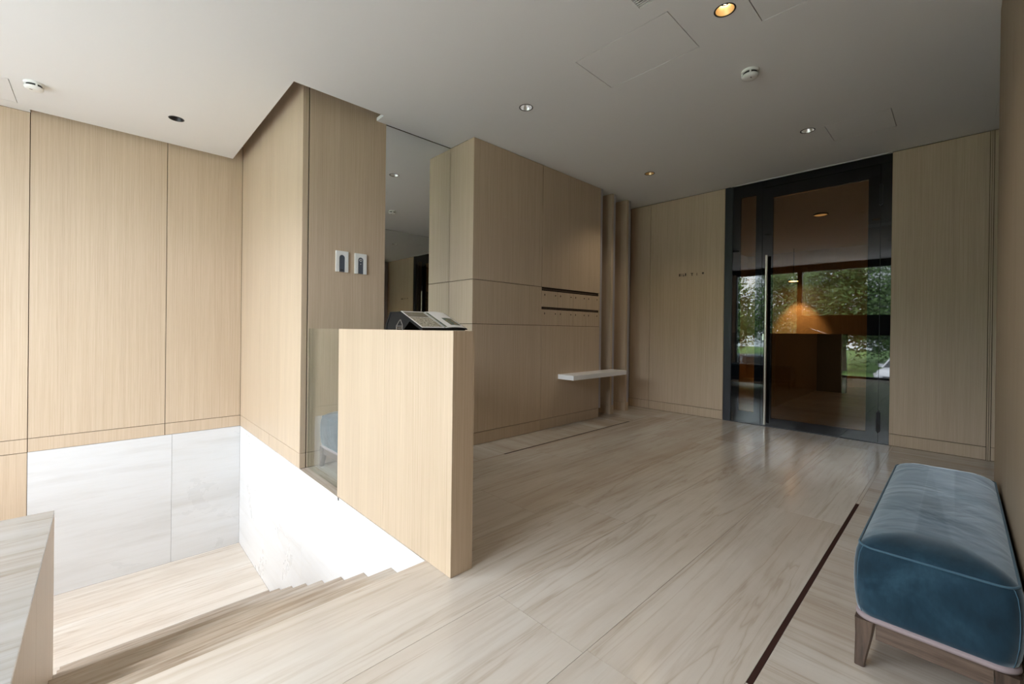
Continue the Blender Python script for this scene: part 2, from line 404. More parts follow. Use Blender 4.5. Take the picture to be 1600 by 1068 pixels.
# right wall
XW, YW2 = .142, 3.63
wrt = struct(box('wall_right', XW + TH, XR + .2, YW, YW2 - TH, 0, TOP, BACK), 'oak panelled wall at right behind the velvet bench', 'wall')
for y0, y1 in ((YW, -1.0), (-1.0, .2), (.2, 1.45), (1.45, 2.7), (2.7, YW2)):
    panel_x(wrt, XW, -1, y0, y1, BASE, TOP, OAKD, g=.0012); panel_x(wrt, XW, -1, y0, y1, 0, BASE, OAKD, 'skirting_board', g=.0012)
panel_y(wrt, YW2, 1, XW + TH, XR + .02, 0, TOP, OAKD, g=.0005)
box('backing', XR + .03, XR + .2, YW2, YD + .2, 0, TOP, BACK, wrt)
mir2 = box('mirror', XR, XR + .022, YW2 + .001, YD + .005, 0.0, H - .004, MIRROR)
tag(mir2, 'large floor-to-ceiling mirror on the right wall beyond the bench, beside the entrance wall', 'mirror')

# ------------------------------------------------------------------ floor: slabs laid on a bed
fl = struct(empty('floor', (0, 0, 0)), 'polished travertine floor of large veined slabs', 'floor')
box('bed', XN, XR, YW, YD + .4, -.30, -.021, BACK, fl); box('bed', XP - .03, XN, YS + TH, YD + .4, -.30, -.021, BACK, fl)
SG = .0007
def slab(x0, x1, y0, y1, m):
    if x1 - x0 < .02 or y1 - y0 < .02: return
    box('slab', x0 + SG, x1 - SG, y0 + SG, y1 - SG, -.02, 0, m, fl)
IW = .009
cols = [(-2.796 + IW, -2.275), (-2.275, XN), (XN, -1.32), (-1.32, -.885), (-.885, -.449 - IW)]
joints = [[-9, 2.9, 5.2, 9], [-9, 1.9, 4.3, 9], [-9, -.4, 2.2, 4.6, 9], [-9, -1.1, 1.205, 3.6, 9], [-9, -.5, 1.225, 3.1, 5.3, 9]]
for (x0, x1), js in zip(cols, joints):
    ylo = YS if x1 < XN + .01 else YW
    for a, b in zip(js, js[1:]): slab(x0, x1, max(a, ylo), min(b, YD), TRAV)
y = YW
while y < YD: slab(-.449 + IW, XR + TH, y, min(y + .62, YD), TRAVX); y += .62
y = YS
while y < YD: slab(-3.41 if y > 1.5 else XP, -2.796 - IW, y, min(y + .62, YD), TRAVX); y += .62
slab(-2.068, -.48, YD, YD + .4, TRAVX)
# between the ends of the inlays and the walls the joint is closed with narrow stone fillets
INR = box('trim_1', -.449 - IW + .0005, -.449 + IW - .0005, 1.484, 3.57, -.02, .0006, INLAY); struct(INR, 'dark bronze inlay strip in the floor beside the blue bench', 'floor strip')
INL = box('trim_2', -2.796 - IW + .0005, -2.796 + IW - .0005, 2.599, 4.686, -.02, .0006, INLAY); struct(INL, 'thin dark inlay strip in the floor below the mailboxes', 'floor strip')
for x, a, b in ((-.449, YW, 1.484), (-.449, 3.57, YD), (-2.796, YS, 2.599), (-2.796, 4.686, YD)):
    box('fillet', x - IW, x + IW, a, b, -.02, 0, TRAV, fl)

# landing and lower floor
ld = struct(empty('floor_landing', (-4.96, -.5, D)), 'lower travertine landing at the foot of the stairs', 'floor')
for a, b in ((XL, -4.95), (-4.95, XN - 8 * RUN)):
    for c, d in ((YW, -.9), (-.9, YS)): box('slab', a + SG, b - SG, c + SG, d - SG, D - .02, D, TRAVL, ld)
for c, d in ((YW, -1.2), (-1.2, YB)): box('slab', XN - 8 * RUN + SG, XB + .6, c + SG, d - SG, D - .02, D, TRAVL, ld)
box('bed', XL, -3.0, YW, YS + .2, D - .25, D - .021, BACK, ld)

# ------------------------------------------------------------------ staircase
st = struct(empty('staircase', (XN - 4 * RUN, .46, D)), 'travertine staircase descending from the lobby to the landing', 'stairs')
for k in range(9):
    z = -k * RISE
    if k > 0:
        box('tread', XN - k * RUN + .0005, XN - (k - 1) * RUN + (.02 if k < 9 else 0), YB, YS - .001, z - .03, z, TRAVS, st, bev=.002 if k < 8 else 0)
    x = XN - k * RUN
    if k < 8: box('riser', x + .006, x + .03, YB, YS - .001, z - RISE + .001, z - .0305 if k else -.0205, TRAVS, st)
sv = []; sf = []
for k in range(8): add_box(sv, sf, XN - k * RUN + .031, XN - (k - 1) * RUN + .031, YB, YS, D - .1, -k * RISE - .035)
mesh_obj('core', sv, sf, BACK, st)

# low platform on the near side of the stairs
pf = struct(empty('platform', (-2.7, -1.2, D)), 'low stone topped platform with oak side next to the stairs at lower left', 'platform')
box('core', XB + .02, XN, YW, YB - .02, D, -.021, BACK, pf)
for a, b, c, d in ((XB, XN, YW, -1.35), (XB, XN, -1.35, -.75), (XB, XN, -.75, YB)): box('slab', a + SG, b - SG, c + SG, d - SG, -.02, 0, TRAVG, pf)
box('side_panel', XB, -2.75, YB - .02, YB - .0005, D, -.021, OAK, pf); box('side_panel', -2.748, XN, YB - .02, YB - .0005, D, -.021, OAK, pf)
box('end_panel', XB, XB + .02, YW, YB - .021, D, -.021, OAK, pf)

# ------------------------------------------------------------------ parapet, glass and bench behind
XA, XG, YA, YA2, HP = -1.553, -2.822, 1.126, 1.247, 1.101
pp = struct(empty('wall_parapet', ((XA + XG) / 2, 1.187, 0)), 'chest-high pale oak parapet at the head of the stairs', 'parapet')
box('core', XG + .01, XA - .01, YA + .01, YA2 - .01, 0, HP - .01, BACK, pp)
for x0, x1 in ((XG, -2.19), (-2.19, XA)):
    box('front_panel', x0 + (.0005 if x0 > XG else 0), x1 - .0005 * (x1 < XA), YA, YA + .012, .002, HP, OAK, pp)
    box('rear_panel', x0, x1, YA2 - .012, YA2, .002, HP, OAK, pp)
box('end_panel', XA - .012, XA, YA + .0125, YA2 - .0125, .002, HP, OAK, pp)
box('end_panel', XG, XG + .012, YA + .0125, YA2 - .0125, .002, HP, OAK, pp)
box('top_panel', XG + .0125, XA - .0125, YA + .0125, YA2 - .0125, HP - .012, HP, OAK, pp)

gb = box('glass_balustrade', XP + .003, XG - .002, 1.180, 1.192, .001, 1.10, BALGLASS)
tag(gb, 'clear frameless glass panel between the oak pillar and the parapet', 'glass panel')

def bench(name, length, width, loc, rot, label):
    """velvet bench, long side along local Y, origin on the floor"""
    root = empty(name, loc); tag(root, label, 'bench', 'blue velvet benches')
    hw, hl = width / 2, length / 2
    def ring(inset, z, rad, n=10, bulge=0.):
        pts = []; x1 = hw - inset; y1 = hl - inset
        for cx_, cy_, a0 in ((x1 - rad, y1 - rad, 0), (-x1 + rad, y1 - rad, 90), (-x1 + rad, -y1 + rad, 180), (x1 - rad, -y1 + rad, 270)):
            for i in range(n + 1):
                a = radians(a0 + 90 * i / n); pts.append([cx_ + rad * cos(a), cy_ + rad * sin(a), z])
        return pts
    def subdiv(p, m=8):
        out = []
        for i in range(len(p)):
            a = Vector(p[i]); b = Vector(p[(i + 1) % len(p)])
            k = m if (i + 1) % 11 == 0 else 1
            for j in range(k): out.append(a.lerp(b, j / k))
        return out
    rings = []
    for ins, z in ((.014, .172), (.007, .178), (.003, .195), (-.002, .24), (-.004, .29), (-.003, .34), (.001, .375), (.006, .392), (.010, .398)):
        rings.append(subdiv(ring(ins, z, .048)))
    # crowned top
    for ins, z in ((.014, .402), (.024, .412), (.04, .422), (.065, .432), (.10, .440), (.14, .4435)):
        rr = subdiv(ring(ins, z, max(.048 - ins * .25, .012)))
        rings.append(rr)
    V = []; F = []; n = len(rings[0])
    for q in rings: V += [tuple(v) for v in q]
    for k in range(len(rings) - 1):
        for i in range(n):
            a = k * n + i; b = k * n + (i + 1) % n; F.append((a, b, b + n, a + n))
    F.append(tuple(range((len(rings) - 1) * n, len(rings) * n))); F.append(tuple(range(n - 1, -1, -1)))
    def add(nm, V, F, m, smooth=False, par=root):
        me = bpy.data.meshes.new(nm); me.from_pydata([tuple(v) for v in V], [], F); me.materials.append(m)
        for p in me.polygons: p.use_smooth = smooth
        o = bpy.data.objects.new(nm, me); C.objects.link(o); o.parent = par; return o
    cu = add('cushion', V, F, VELVET, True)
    def pipe(nm, path, r, m, par, closed=True, k=8):
        V = []; F = []; n = len(path)
        for i in range(n):
            p = Vector(path[i]); t = (Vector(path[(i + 1) % n]) - Vector(path[i - 1])) if closed else (Vector(path[min(i + 1, n - 1)]) - Vector(path[max(i - 1, 0)]))
            t.normalize(); a = t.cross(Vector((0, 0, 1)))
            if a.length < .2: a = Vector((1, 0, 0))
            a.normalize(); b = t.cross(a)
            for j in range(k): V.append(p + (a * cos(2 * pi * j / k) + b * sin(2 * pi * j / k)) * r)
        for i in range(n if closed else n - 1):
            for j in range(k):
                q = (i + 1) % n; F.append((i * k + j, i * k + (j + 1) % k, q * k + (j + 1) % k, q * k + j))
        return add(nm, V, F, m, True, par)
    pipe('piping', subdiv(ring(.009, .4000, .047)), .0036, PIPING, cu)
    for sx, sy in ((1, 1), (1, -1), (-1, 1), (-1, -1)):
        q = .048 * (1 - cos(pi / 4))
        pipe('seam', [(sx * (hw - i_ - q + .0002), sy * (hl - i_ - q + .0002), z) for i_, z in ((.007, .178), (.003, .195), (-.002, .24), (-.004, .29), (-.003, .34), (.001, .375), (.006, .392), (.010, .398))], .0014, PIPING, cu, False, 6)
    # mauve trim band
    R = [subdiv(ring(i, z, .046)) for i, z in ((.012, .158), (.004, .160), (.002, .167), (.004, .174), (.012, .176))]
    V = []; F = []
    for q in R: V += q
    for k in range(4):
        for i in range(n): F.append((k * n + i, k * n + (i + 1) % n, (k + 1) * n + (i + 1) % n, (k + 1) * n + i))
    F.append(tuple(range(n - 1, -1, -1)))
    tag(add('trim_band', V, F, PINK, True), 'mauve trim band')
    # apron
    ai = .028
    for s in (-1, 1):
        V = []; F2 = []; add_box(V, F2, -hw + ai + .03, hw - ai - .03, s * (hl - ai) - .011, s * (hl - ai) + .011, .102, .158); add('apron', V, F2, WALNUTH)
        V = []; F2 = []; add_box(V, F2, s * (hw - ai) - .011, s * (hw - ai) + .011, -hl + ai + .03, hl - ai - .03, .102, .158); add('apron', V, F2, WALNUTH)
    # tapered, splayed, chamfered legs
    for sx in (-1, 1):
        for sy in (-1, 1):
            V = []; F2 = []
            def octo(cx_, cy_, hx, hy, c, z): return [(cx_ + a, cy_ + b, z) for a, b in ((hx - c, hy), (hx, hy - c), (hx, -hy + c), (hx - c, -hy), (-hx + c, -hy), (-hx, -hy + c), (-hx, hy - c), (-hx + c, hy))]
            V += octo(sx * (hw - .018), sy * (hl - .018), .0135, .0135, .004, 0)
            V += octo(sx * (hw - .028), sy * (hl - .028), .022, .022, .005, .10)
            V += octo(sx * (hw - .031), sy * (hl - .031), .027, .027, .006, .158)
            for k in range(2):
                for i in range(8): F2.append((k * 8 + i, k * 8 + (i + 1) % 8, (k + 1) * 8 + (i + 1) % 8, (k + 1) * 8 + i))
            F2.append(tuple(range(16, 24))); F2.append(tuple(range(7, -1, -1)))
            add('leg', V, F2, WALNUT)
    root.rotation_euler = (0, 0, rot)
    return root
bench('velvet_bench', 1.33, .375, (-.052, 2.50, 0), 0, 'blue velvet bench with dark walnut legs against the right wall')
bench('velvet_bench', 1.25, .375, (-3.545 + .63, 1.258 + .19, 0), radians(90), 'blue velvet bench partly seen through the glass panel behind the parapet')

# ------------------------------------------------------------------ ceiling with shadow gaps, openings for lamps and hatches
lamps = [(-.935, 2.529, 'gold'), (-2.473, 2.496, 'off'), (-.962, 4.567, 'off'), (-2.491, 4.551, 'dim'), (-4.785, .46, 'dark'), (-.93, .35, 'off'), (-2.47, .35, 'off')]
hatches = [(-1.817, -1.17, 2.312, 2.74), (-.813, -.25, 2.33, 2.772), (-.835, -.402, 4.58, 5.0), (-5.384, -4.913, -1.05, -.520)]
vent = (-1.267, -.76, 1.90, 2.182)
RL = .050
outer = [(XL, YW), (XL, YL), (-5.479, YL), (-5.479, 1.014), (-3.429, 1.014), (-3.429, 1.732), (XP - .001, 1.732), (XP - .001, YM0), (XM, YM0), (XM, YM1), (-3.40, YM1), (-3.40, YD), (-2.068, YD), (-2.068, YD + .05), (-.48, YD + .05), (-.48, YD), (XR, YD), (XR, YW2), (XW, YW2), (XW, YW)]
holes = []
for x, y, k in lamps: holes.append([(x + RL * cos(2 * pi * i / 28), y + RL * sin(2 * pi * i / 28)) for i in range(28)])
G = .005
for a, b, c, d in hatches: holes.append([(a - G, c - G), (b + G, c - G), (b + G, d + G), (a - G, d + G)])
a, b, c, d = vent; holes.append([(a, c), (b, c), (b, d), (a, d)])
loops = [[Vector((x, y, 0)) for x, y in q] for q in [outer] + holes]
tris = tessellate_polygon(loops)
flat = [v for q in loops for v in q]; nv = len(flat)
V = [(v.x, v.y, H) for v in flat] + [(v.x, v.y, H + .03) for v in flat]
F = []
for t in tris:
    a, b, c = (flat[i] for i in t)
    if (b - a).cross(c - a).z > 0: t = (t[0], t[2], t[1])
    F.append(tuple(t)); F.append((t[0] + nv, t[2] + nv, t[1] + nv))
o_ = 0
for q in loops:
    for i in range(len(q)): F.append((o_ + i, o_ + (i + 1) % len(q), nv + o_ + (i + 1) % len(q), nv + o_ + i))
    o_ += len(q)
ce = struct(mesh_obj('ceiling', V, F, PLAST, org=(0, 0, H)), 'matt white plaster ceiling with shadow gaps', 'ceiling')
box('upper_slab', XL - .2, XR + .2, YW - .1, YD + .2, TOP, TOP + .2, PLAST, ce)
box('door_head_trim', -2.0, -.48, YD - .004, YD + .004, H - .006, H + .001, WHITEP, ce)
tag(ce, kind='structure')
hl_ = ['square white ceiling hatch nearest the air vent', 'white ceiling hatch right of the lit brass downlight', 'white ceiling hatch above the entrance door beside the far downlight', 'white ceiling hatch at far left beside the smoke detector']
for (a, b, c, d), lb in zip(hatches, hl_):
    hq = box('ceiling_hatch', a, b, c, d, H + .0005, H + .02, PLAST); tag(hq, lb, 'ceiling hatch', 'ceiling access hatches')
    vv = []; ff = []
    for q in ((a - .012, a - .0005, c - .012, d + .012), (b + .0005, b + .012, c - .012, d + .012), (a, b, c - .012, c - .0005), (a, b, d + .0005, d + .012)): add_box(vv, ff, *q, H + .0305, H + .034)
    mesh_obj('frame', vv, ff, SHADOWLINE, hq)
# vent
a, b, c, d = vent
vt = empty('air_vent', ((a + b) / 2, (c + d) / 2, H)); tag(vt, 'slatted white air vent in the ceiling at the top edge', 'air vent')
box('duct', a - .01, b + .01, c - .01, d + .01, H + .03, H + .10, RIM, vt)
y = c + .009
while y < d - .004:
    box('slat', a + .003, b - .003, y, y + .0055, H + .0005, H + .005, WHITEP, vt); y += .0155
# lamps
for (x, y, k), lb in zip(lamps, ['lit downlight with gold reflector right of the air vent', 'unlit downlight in the ceiling in front of the mailbox block', 'unlit downlight in the ceiling in front of the entrance door', 'dim warm downlight in the ceiling by the corner left of the door', 'dark downlight in the ceiling over the stairwell', 'unlit downlight nearest the glazed front on the bench side', 'unlit downlight over the head of the stairs near the glazed front']):
    e = empty('downlight', (x, y, H)); tag(e, lb, 'downlight', 'round recessed ceiling downlights')
    lathe('rim', x, y, [(RL - .001, H + .02), (RL - .001, H - .0015), (RL + .007, H - .0015), (RL + .007, H)], RIM, e)
    rf = {'gold': BRASSY, 'dim': BRASSY, 'off': ALU, 'dark': DARKP}[k]
    lathe('reflector', x, y, [(RL - .002, H), (RL - .006, H + .015), (RL - .013, H + .03), (RL - .019, H + .045), (RL - .020, H + .048)], rf, e)
    lm = {'gold': LAMPON, 'dim': LAMPDIM, 'off': LAMPOFF, 'dark': DARKP}[k]
    lathe('lamp', x, y, [(RL - .026, H + .047), (RL - .030, H + .044), (.010, H + .042), (.001, H + .0415)], lm, e)
    lathe('baffle', x, y, [(RL - .019, H + .045), (RL - .026, H + .048)], RIM, e)
    lathe('can', x, y, [(RL - .001, H + .02), (RL - .001, H + .09), (.001, H + .09)], RIM, e)
    if k in ('gold', 'dim'):
        l = bpy.data.lights.new('downlight_beam', 'SPOT'); l.energy = 20 if k == 'gold' else 16; l.color = (1, .84, .62); l.spot_size = radians(115); l.spot_blend = 1.; l.shadow_soft_size = .03
        lo = bpy.data.objects.new('downlight_beam', l); C.objects.link(lo); lo.location = (x, y, H - .003)
# smoke detectors
for x, y, lb in ((-1.026, 3.245, 'white smoke detector on the ceiling near the lit downlight'), (-4.86, -.385, 'white smoke detector on the ceiling above the stairwell at far left')):
    e = empty('smoke_detector', (x, y, H)); tag(e, lb, 'smoke detector', 'white ceiling smoke detectors')
    lathe('base', x, y, [(.001, H - .016), (.052, H - .016), (.056, H - .011), (.056, H)], WHITEP, e)
    lathe('chamber', x, y, [(.001, H - .052), (.024, H - .053), (.042, H - .050), (.051, H - .042), (.053, H - .034), (.051, H - .031)], WHITEP, e)
    lathe('grille', x, y, [(.044, H - .033), (.044, H - .016)], DARKP, e)
    vv = []; ff = []
    for i in range(4):
        a = 2 * pi * i / 4 + .35; px, py = x + .0475 * cos(a), y + .0475 * sin(a); add_box(vv, ff, px - .005, px + .005, py - .005, py + .005, H - .036, H - .014)
    tag(mesh_obj('rib', vv, ff, WHITEP, e), kind='stuff')
    box('indicator', x + .008, x + .012, y - .022, y - .006, H - .0545, H - .0525, DARKP, e)

# ------------------------------------------------------------------ entrance door (black glass portal)
dr = struct(empty('door_1', (-1.27, YD, 0)), 'full-height black framed bronze glass entrance door with sidelight', 'door')
YG = YD + .012
box('jamb', -2.066, -1.975, YD + .006, YD + .16, 0, H, JAMB, dr, bev=.001)
box('threshold', -2.066, -.48, YD + .002, YD + .06, 0, .005, JAMB, dr)
def framed(parent, x0, x1, z0, z1, gx0, gx1, gz0, gz1, tagname):
    vv = []; ff = []
    for q in ((x0, gx0, z0, z1), (gx1, x1, z0, z1), (gx0, gx1, z0, gz0), (gx0, gx1, gz1, z1)): add_box(vv, ff, q[0], q[1], YG, YG + .030, q[2], q[3])
    fr = mesh_obj(tagname, vv, ff, BLACKGLASS, parent)
    mesh_obj('pane', [(gx0, YG + .002, gz0), (gx1, YG + .002, gz0), (gx1, YG + .002, gz1), (gx0, YG + .002, gz1), (gx0, YG + .012, gz0), (gx1, YG + .012, gz0), (gx1, YG + .012, gz1), (gx0, YG + .012, gz1)], [(0, 1, 2, 3), (7, 6, 5, 4)], BRONZEGLASS, fr)
    return fr
framed(dr, -1.973, -1.643, .006, H - .008, -1.885, -1.713, .147, 2.768, 'sidelight')
leaf = framed(dr, -1.639, -.566, .006, 2.83, -1.530, -.662, .105, 2.700, 'door_leaf')
box('head_panel', -1.639, -.480, YG, YG + .03, 2.834, H - .008, BLACKGLASS, dr)
box('fixed_panel', -.562, -.480, YG, YG + .03, .006, 2.832, BLACKGLASS, dr)
box('seal', -1.6435, -1.6385, YG + .012, YG + .03, .006, H - .01, BLACKM, dr); box('seal', -.566, -.562, YG + .012, YG + .03, .006, 2.83, BLACKM, dr)
hd = tube('handle', (-1.578, YG - .062, .03), (-1.578, YG - .062, 2.02), .0165, STEEL, dr, 20)
for z in (.22, 1.83): tube('handle_mount', (-1.578, YG - .062, z), (-1.578, YG, z), .009, STEEL, hd, 12)
hb = tube('inner_handle', (-1.578, YG + .10, .03), (-1.578, YG + .10, 2.02), .0165, BLACKM, dr, 16)
for z in (.22, 1.83): tube('handle_mount', (-1.578, YG + .10, z), (-1.578, YG + .03, z), .009, BLACKM, hb, 12)
lk = box('lock', -1.628, -1.606, YG - .008, YG, 1.02, 1.10, STEEL, dr, bev=.002)
for z in (.12, 2.42):
    hg = box('hinge', -.578, -.548, YG - .022, YG, z, z + .20, BLACKM, dr, bev=.004)
    tube('hinge_pin', (-.563, YG - .02, z - .01), (-.563, YG - .02, z + .21), .007, BLACKM, hg, 10)

# vestibule behind the door
vx0, vx1, vy1, vz = -3.6, .9, 11.4, 2.95
ve = struct(empty('wall_vestibule', (-1.3, 8.5, 0)), 'warm oak lined vestibule seen through the door glass', 'wall')
box('rear_wall', vx0, vx1, vy1, vy1 + .1, 0, vz, OAKH, ve); box('side_wall', vx0 - .1, vx0, YD + .23, vy1, 0, vz, OAKH, ve); box('side_wall', vx1, vx1 + .1, YD + .23, vy1, 0, vz, OAKH, ve)
box('lining', vx0, -2.07, YD + .22, YD + .24, 0, vz, OAKH, ve); box('lining', -.478, vx1, YD + .22, YD + .24, 0, vz, OAKH, ve)
struct(box('ceiling_vestibule', vx0, vx1, YD + .05, vy1, vz, vz + .1, PLAST), 'vestibule ceiling behind the glass door', 'ceiling')
struct(box('floor_vestibule', vx0, vx1, YD + .4, vy1, -.1, 0, TRAVX), 'vestibule floor behind the glass door', 'floor')
hwl = box('half_wall', -2.05, -1.91, 7.3, 10.1, 0, 1.10, OAKH); tag(hwl, 'low oak half wall beyond the door glass at left', 'half wall')
hw2 = box('half_wall', -1.905, -1.45, 10.0, 10.12, 0, 1.10, GREYPANEL); tag(hw2, 'dark low return at the far end beyond the door glass', 'half wall')
for x, y, e_, sz in ((-2.518, 10.9, 55, .7), (-1.5, 8.0, 4, 1.2), (-.6, 9.2, 4, 1.2)):
    fx = empty('vestibule_lamp', (x, y, vz)); tag(fx, {10.9: 'glowing ceiling lamp deep in the vestibule, washing the rear wall', 8.0: 'vestibule downlight nearest the door glass', 9.2: 'vestibule downlight at right, halfway to the rear'}[y], 'ceiling lamp', 'vestibule lamps')
    zt = 2.235 if y > 10.5 else vz - .02
    lathe('housing', x, y, [(.001, zt + .05), (.10, zt + .045), (.10, zt), (.085, zt), (.085, zt + .02)], BLACKM, fx, 24)
    if y > 10.5: tube('rod', (x, y, zt + .05), (x, y, vz), .006, BLACKM, fx, 8)
    lathe('lamp', x, y, [(.084, zt + .004), (.001, zt + .004)], emit('vestibule_lamp_face', (1, .68, .32), 18 if y > 10.5 else .3), fx, 24)
    l = bpy.data.lights.new('vestibule_light', 'SPOT'); l.energy = e_; l.color = (1, .74, .44); l.spot_size = radians(95 if y < 10 else 60); l.spot_blend = .6; l.shadow_soft_size = .05
    lo = bpy.data.objects.new('vestibule_light', l); C.objects.link(lo); lo.location = (x, y, zt - .02)
    if y > 10.5: lo.rotation_euler = (radians(22), 0, 0)

# small lettering/marks on the entrance wall
sg = empty('wall_sign', (-2.483, YD, 1.87)); tag(sg, 'tiny dark raised characters on the oak wall left of the door', 'sign')
for x0, w, z0, h in ((-2.655, .018, 1.86, .035), (-2.628, .006, 1.862, .034), (-2.603, .022, 1.86, .012), (-2.603, .008, 1.874, .022), (-2.573, .016, 1.862, .036), (-2.492, .030, 1.884, .010), (-2.482, .010, 1.856, .028), (-2.415, .007, 1.855, .034), (-2.345, .024, 1.868, .024)):
    box('mark', x0, x0 + w, YD - .003, YD + .001, z0, z0 + h, WALNUT, sg)

# ------------------------------------------------------------------ switches on the pillar
for y0, y1, z0, z1, knob, lb in ((1.386, 1.488, 1.572, 1.744, False, 'white framed grey entry reader, left of the pair on the pillar'), (1.546, 1.648, 1.570, 1.742, True, 'white framed grey entry reader with round lens, right of the pair')):
    e = empty('entry_reader', (XP, (y0 + y1) / 2, z0)); tag(e, lb, 'entry reader', 'entry readers on the pillar')
    yc = (y0 + y1) / 2; hw = .024; zc = z1 - .055
    # white surround with an arched cut-out open at the bottom
    pts = [(y0, z0), (y0, z1), (y1, z1), (y1, z0), (yc + hw, z0)] + [(yc + hw * cos(radians(t)), zc + hw * 1.0 * sin(radians(t))) for t in range(0, 181, 15)] + [(yc - hw, z0)]
    lp = [Vector((p[0], p[1], 0)) for p in pts]; tr = tessellate_polygon([lp]); n = len(pts)
    V = [(XP + .014, p[0], p[1]) for p in pts] + [(XP, p[0], p[1]) for p in pts]
    F = [tuple(t) for t in tr] + [tuple(reversed([i + n for i in t])) for t in tr] + [(i, (i + 1) % n, n + (i + 1) % n, n + i) for i in range(n)]
    mesh_obj('surround', V, F, WHITEP, e)
    pts = [(yc + hw - .001, z0 + .002)] + [(yc + (hw - .001) * cos(radians(t)), zc + (hw - .001) * sin(radians(t))) for t in range(0, 181, 15)] + [(yc - hw + .001, z0 + .002)]
    n = len(pts); V = [(XP + .008, p[0], p[1]) for p in pts] + [(XP, p[0], p[1]) for p in pts]
    F = [tuple(range(n)), tuple(range(2 * n - 1, n - 1, -1))] + [(i, (i + 1) % n, n + (i + 1) % n, n + i) for i in range(n)]
    mesh_obj('reader_face', V, F, GREYP, e)
    if knob:
        tube('lens_ring', (XP + .008, yc, zc), (XP + .011, yc, zc), .011, WHITEP, e, 20); tube('lens', (XP + .011, yc, zc), (XP + .0115, yc, zc), .007, DARKP, e, 16)
        box('indicator', XP + .008, XP + .009, yc - .003, yc + .003, zc - .036, zc - .030, WHITEP, e)
    else: box('indicator', XP + .008, XP + .009, yc - .012, yc + .012, z0 + .012, z0 + .020, DARKP, e)

# ------------------------------------------------------------------ mailboxes
mb = empty('mailbox_bank', (XM, 4.04, Z2)); tag(mb, 'recessed bank of eight oak-fronted mailboxes in two rows', 'mailboxes')
box('recess', XM - TH - .001, XM - TH + .001, YMS + .004, 4.583, Z2 + .003, Z1 - .003, mat('mailbox_slot_dark', srgb(38, 24, 16), .8), mb)
box('top_flap', XM - .010, XM - .006, YMS + .004, 4.560, 1.556, 1.572, WALNUT, mb); box('mid_flap', XM - .010, XM - .006, YMS + .004, 4.560, 1.348, 1.358, WALNUT, mb)
ys_ = [YMS, 3.776, 4.058, 4.318, 4.585]
for (z0, z1) in ((1.366, 1.546), (Z2, 1.339)):
    for a, b in zip(ys_, ys_[1:]):
        d_ = box('mailbox_door', XM - TH, XM, a + .0018, b - .0018, z0 + .0018, z1, OAK, mb, bev=.001)
        zc = z1 - .045
        tube('lock', (XM, b - .042, zc), (XM + .003, b - .042, zc), .0075, WALNUT, d_, 12)
        box('number_plate', XM, XM + .0015, a + .042, a + .055, zc - .010, zc + .010, WALNUT, d_)

# ------------------------------------------------------------------ white shelf
sh = box('wall_shelf', XM, -2.965, 3.795, 4.890, .549, .603, WHITESOLID, None, bev=.0015)
tag(sh, 'thick white floating shelf below the mailboxes', 'shelf')

# ------------------------------------------------------------------ display stand with open folder
ds = empty('display_stand', (-2.0, 1.19, HP)); tag(ds, 'black folding easel standing on the oak parapet', 'stand')
def prism(name, prof, y0, y1, m, parent):
    n = len(prof); V = [(x, y0, z) for x, z in prof] + [(x, y1, z) for x, z in prof]
    F = [tuple(range(n)), tuple(range(2 * n - 1, n - 1, -1))] + [(i, i + n, (i + 1) % n + n, (i + 1) % n) for i in range(n)]
    return mesh_obj(name, V, F, m, parent)
BLK = mat('black_board', srgb(20, 18, 17), .8, spec=.2)
prism('back_board', [(-2.19, HP), (-2.185, HP + .035), (-2.135, HP + .097), (-2.026, HP + .097), (-2.030, HP + .091), (-2.128, HP + .091), (-2.168, HP + .035), (-2.172, HP)], 1.128, 1.36, BLK, ds)
prism('side_board', [(-2.171, HP), (-2.167, HP + .034), (-2.128, HP + .0905), (-2.031, HP + .0905), (-1.93, HP + .050), (-2.0, HP)], 1.131, 1.135, BLK, ds)
prism('rest', [(-2.024, HP + .092), (-1.812, HP + .006), (-1.812, HP + .001), (-1.825, HP + .001), (-2.028, HP + .085)], 1.128, 1.39, BLK, ds)
CLEAR = mat('smoked_acrylic', srgb(96, 92, 88), .2)
prism('bracket', [(-2.07, HP), (-2.07, HP + .022), (-2.03, HP + .055), (-2.024, HP + .055), (-2.064, HP + .02), (-2.064, HP)], 1.1275, 1.1305, CLEAR, ds)
prism('bracket', [(-2.005, HP), (-2.005, HP + .025), (-2.028, HP + .055), (-2.022, HP + .055), (-1.999, HP + .026), (-1.999, HP)], 1.1275, 1.1305, CLEAR, ds)
box('bracket', -2.064, -2.005, 1.1275, 1.1305, HP + .018, HP + .022, CLEAR, ds)
for x in (-2.055, -2.035, -2.015): box('rivet', x - .003, x + .003, 1.1265, 1.1275, HP + .007, HP + .013, STEEL, ds)
PAPER = mat('glossy_paper', (.72, .70, .68, 1), .3)
def photo_mat(name, stops, sc):
    m = mat(name, rough=.25); v = tex_coords(m, (1, 1, 1), offset=False); n = noise(m, v, sc, 6, .7, .4)
    setcol(m, ramp(m, n, stops)); return m
PH1 = photo_mat('photo_of_crowd', [(.38, srgb(60, 56, 48)), (.48, srgb(150, 140, 120)), (.56, srgb(215, 210, 195)), (.62, srgb(90, 84, 70))], 160)
PH2 = photo_mat('photo_of_building', [(.35, srgb(70, 80, 95)), (.5, srgb(96, 108, 90)), (.62, srgb(150, 128, 100))], 45)
PH3 = photo_mat('photo_of_roof', [(.3, srgb(108, 100, 88)), (.7, srgb(128, 120, 106))], 60)
def on_slope(s, lift): # s 0 at the top edge, 1 at the bottom edge
    x = -2.024 + .212 * s; z = HP + .0935 - .086 * s; return x, z + lift
mg = empty('open_brochure', (-1.92, 1.27, HP + .05)); tag(mg, 'open picture brochure lying on the black easel', 'brochure')
